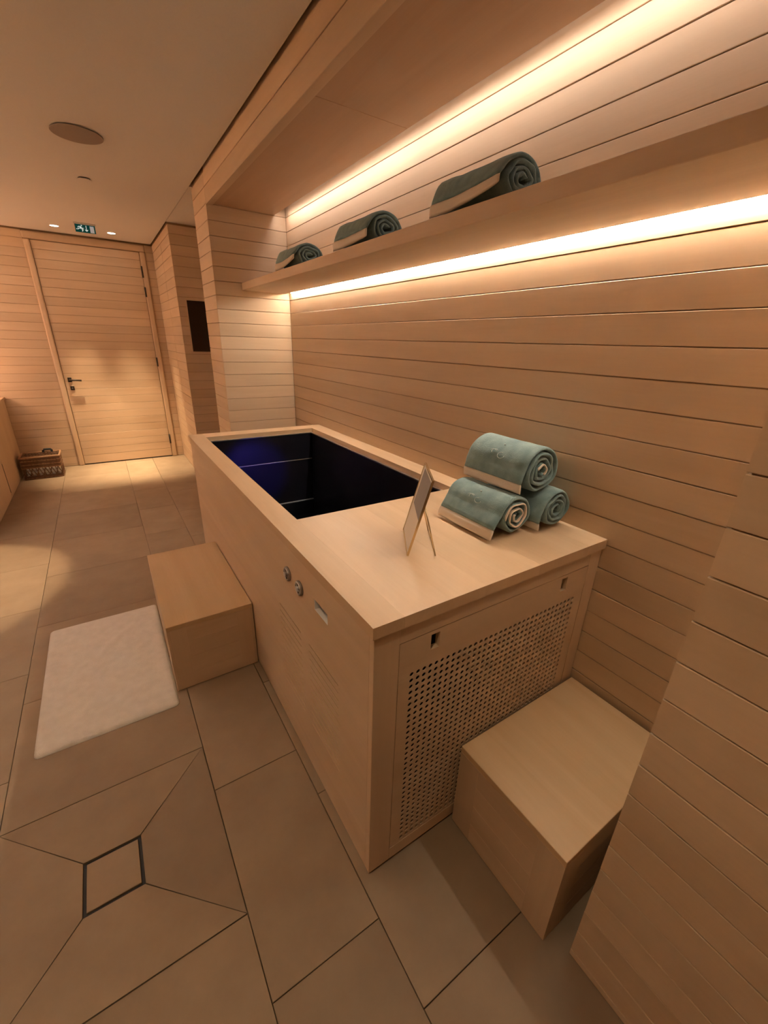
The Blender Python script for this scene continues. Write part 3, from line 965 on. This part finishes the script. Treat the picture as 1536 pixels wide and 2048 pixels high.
poly('door_pictogram', [(0.73, 0.90), (0.93, 0.90), (0.93, 0.06), (0.73, 0.06)], M['sign_grey'])

# dark panel on the recess wall
pn = empty('wall_panel', (-0.30, YB, 1.33), 'dark glass wall panel in a pale frame on the recess wall', 'panel')
wbox('frame', (-0.452, YB - 0.010, 1.322), (-0.105, YB - 0.001, 1.797), M['wood_x'], pn, 0.001)
wbox('glass', (-0.444, YB - 0.013, 1.330), (-0.113, YB - 0.0095, 1.789), M['darkglass'], pn, 0.0005)

# ------------------------------------------------------------------ counter on the left
XC = -2.180
ct = empty('vanity_counter', (XC - 0.3, 4.4, 0.0), 'timber vanity counter top along the left wall', 'counter')
wbox('worktop', (XL + 0.002, 3.40, 0.790), (XC + 0.012, YD - 0.002, 0.815), M['top_y'], ct, 0.002)
def cabinet(y0, y1, label):
    t = empty('base_cabinet', (XC - 0.3, (y0 + y1) / 2, 0.0), label, 'cabinet')
    wbox('body', (XL + 0.002, y0 + 0.001, 0.0), (XC - 0.022, y1 - 0.001, 0.788), M['wood_z'], t)
    m_ = (y0 + y1) / 2
    wbox('door', (XC - 0.020, y0 + 0.004, 0.022), (XC, y1 - 0.004, 0.783), M['wood_z'], t, 0.001)
    wbox('toe_board', (XC - 0.020, y0 + 0.002, 0.0), (XC - 0.004, y1 - 0.002, 0.018), M['wood_y'], t)
    wbox('finger_slot', (XC - 0.0015, y0 + 0.001, 0.05), (XC + 0.0006, y0 + 0.012, 0.33), M['black'], t)
cabinet(4.405, YD - 0.002, 'timber base cabinet in the left corner behind the wicker basket')
cabinet(3.405, 4.403, 'timber base cabinet at the left edge, nearer than the basket')

# table lamp on the counter, just outside the picture
lp = empty('table_lamp', (-2.52, 4.95, 0.815), 'small globe lamp standing on the vanity counter', 'lamp')
link('base', cyl_mesh(0.055, 0.02, 32, bev=0.003), M['brass'], lp, (0, 0, 0.01))
link('stem', cyl_mesh(0.008, 0.16, 16), M['brass'], lp, (0, 0, 0.10))
bm = bmesh.new()
bmesh.ops.create_uvsphere(bm, u_segments=32, v_segments=16, radius=0.075)
link('globe', to_mesh(bm, 'globe', True), M['shade'], lp, (0, 0, 0.25))

# unseen cove added along the left wall to brighten the ceiling and room
cv = empty('added_cove_light', (XL + 0.05, 1.5, 2.08), 'unseen timber light cove added along the upper left wall', 'light')
wbox('ledge', (XL + 0.001, 0.9, 2.08), (XL + 0.10, YD - 0.02, 2.10), M['wood_y'], cv)
wbox('lip', (XL + 0.09, 0.9, 2.10), (XL + 0.10, YD - 0.02, 2.15), M['wood_y'], cv)
wbox('strip', (XL + 0.03, 1.0, 2.102), (XL + 0.055, YD - 0.05, 2.106), M['added_cove'], cv)

# ------------------------------------------------------------------ wicker basket
bx0, bx1, by0, by1 = -2.150, -1.800, 4.992, 5.250
bk = empty('wicker_basket', ((bx0 + bx1) / 2, (by0 + by1) / 2, 0.0), 'brown openwork wicker basket on the floor beside the door', 'basket')
bc = Vector(bk.location)
def loop(z, amp, ph, off=0.0, n=56):
    pts = []
    hx, hy = (bx1 - bx0) / 2 - 0.010 + off, (by1 - by0) / 2 - 0.010 + off
    per = 4 * (hx + hy)
    for k in range(n):
        s = k / n * per
        nrm = Vector((0, 0, 0))
        if s < 2 * hx: p, nrm = Vector((-hx + s, -hy, z)), Vector((0, -1, 0))
        elif s < 2 * hx + 2 * hy: p, nrm = Vector((hx, -hy + s - 2 * hx, z)), Vector((1, 0, 0))
        elif s < 4 * hx + 2 * hy: p, nrm = Vector((hx - (s - 2 * hx - 2 * hy), hy, z)), Vector((0, 1, 0))
        else: p, nrm = Vector((-hx, hy - (s - 4 * hx - 2 * hy), z)), Vector((-1, 0, 0))
        pts.append(p + nrm * amp * (1 if (k + ph) % 2 else -1))
    return pts
for k, z in enumerate([0.008, 0.020, 0.032, 0.122, 0.134, 0.146, 0.158, 0.170, 0.182, 0.196]):
    link('weave_band', tube_mesh(loop(z, 0.003, k), 0.0066, 6, True), M['wicker'] if k % 3 else M['wicker_light'], bk)
link('rim', tube_mesh(loop(0.234, 0.001, 0, 0.006), 0.010, 8, True), M['wicker_light'], bk)
link('rim_band', tube_mesh(loop(0.214, 0.003, 1, 0.002), 0.008, 6, True), M['wicker'], bk)
hx, hy = (bx1 - bx0) / 2 - 0.010, (by1 - by0) / 2 - 0.010
ns = 12
for i in range(ns + 1):
    x = -hx + 2 * hx * i / ns
    for y in (-hy, hy):
        if i < ns and 0 < i:
            link('stake', tube_mesh([(x, y, 0.004), (x + 0.014 * (-1) ** i, y, 0.078), (x, y, 0.125), (x, y, 0.232)], 0.0045, 6), M['wicker'], bk)
        if i < ns:
            s = (-1) ** i
            link('lattice', tube_mesh([(x, y * 1.01, 0.036 if s > 0 else 0.118), (x + hx / ns, y * 1.01, 0.078), (x + 2 * hx / ns, y * 1.01, 0.118 if s > 0 else 0.036)], 0.0042, 6), M['wicker'], bk)
for j in range(8):
    y = -hy + 2 * hy * (j + 0.5) / 8
    for x in (-hx, hx):
        link('stake', tube_mesh([(x, y, 0.004), (x, y + 0.008, 0.08), (x, y, 0.232)], 0.0045, 6), M['wicker'], bk)
wbox('base', (bx0 + 0.008, by0 + 0.008, 0.001), (bx1 - 0.008, by1 - 0.008, 0.010), M['wicker'], bk)
link('handle', tube_mesh([(0.02, hy, 0.23), (0.02, hy + 0.002, 0.252), (0.028, hy + 0.002, 0.262), (0.088, hy + 0.002, 0.262), (0.096, hy + 0.002, 0.252), (0.096, hy, 0.23)], 0.011, 8), M['black'], bk)
tw = empty('folded_towel', (bc.x, bc.y, 0.012), 'white folded towels seen through the openwork of the basket', 'towel')
for k in range(3):
    wbox('fold', (bx0 + 0.030, by0 + 0.028, 0.0115 + 0.036 * k), (bx1 - 0.030, by1 - 0.028, 0.0115 + 0.036 * (k + 1) - 0.001), M['linen'], tw, 0.012, 3)
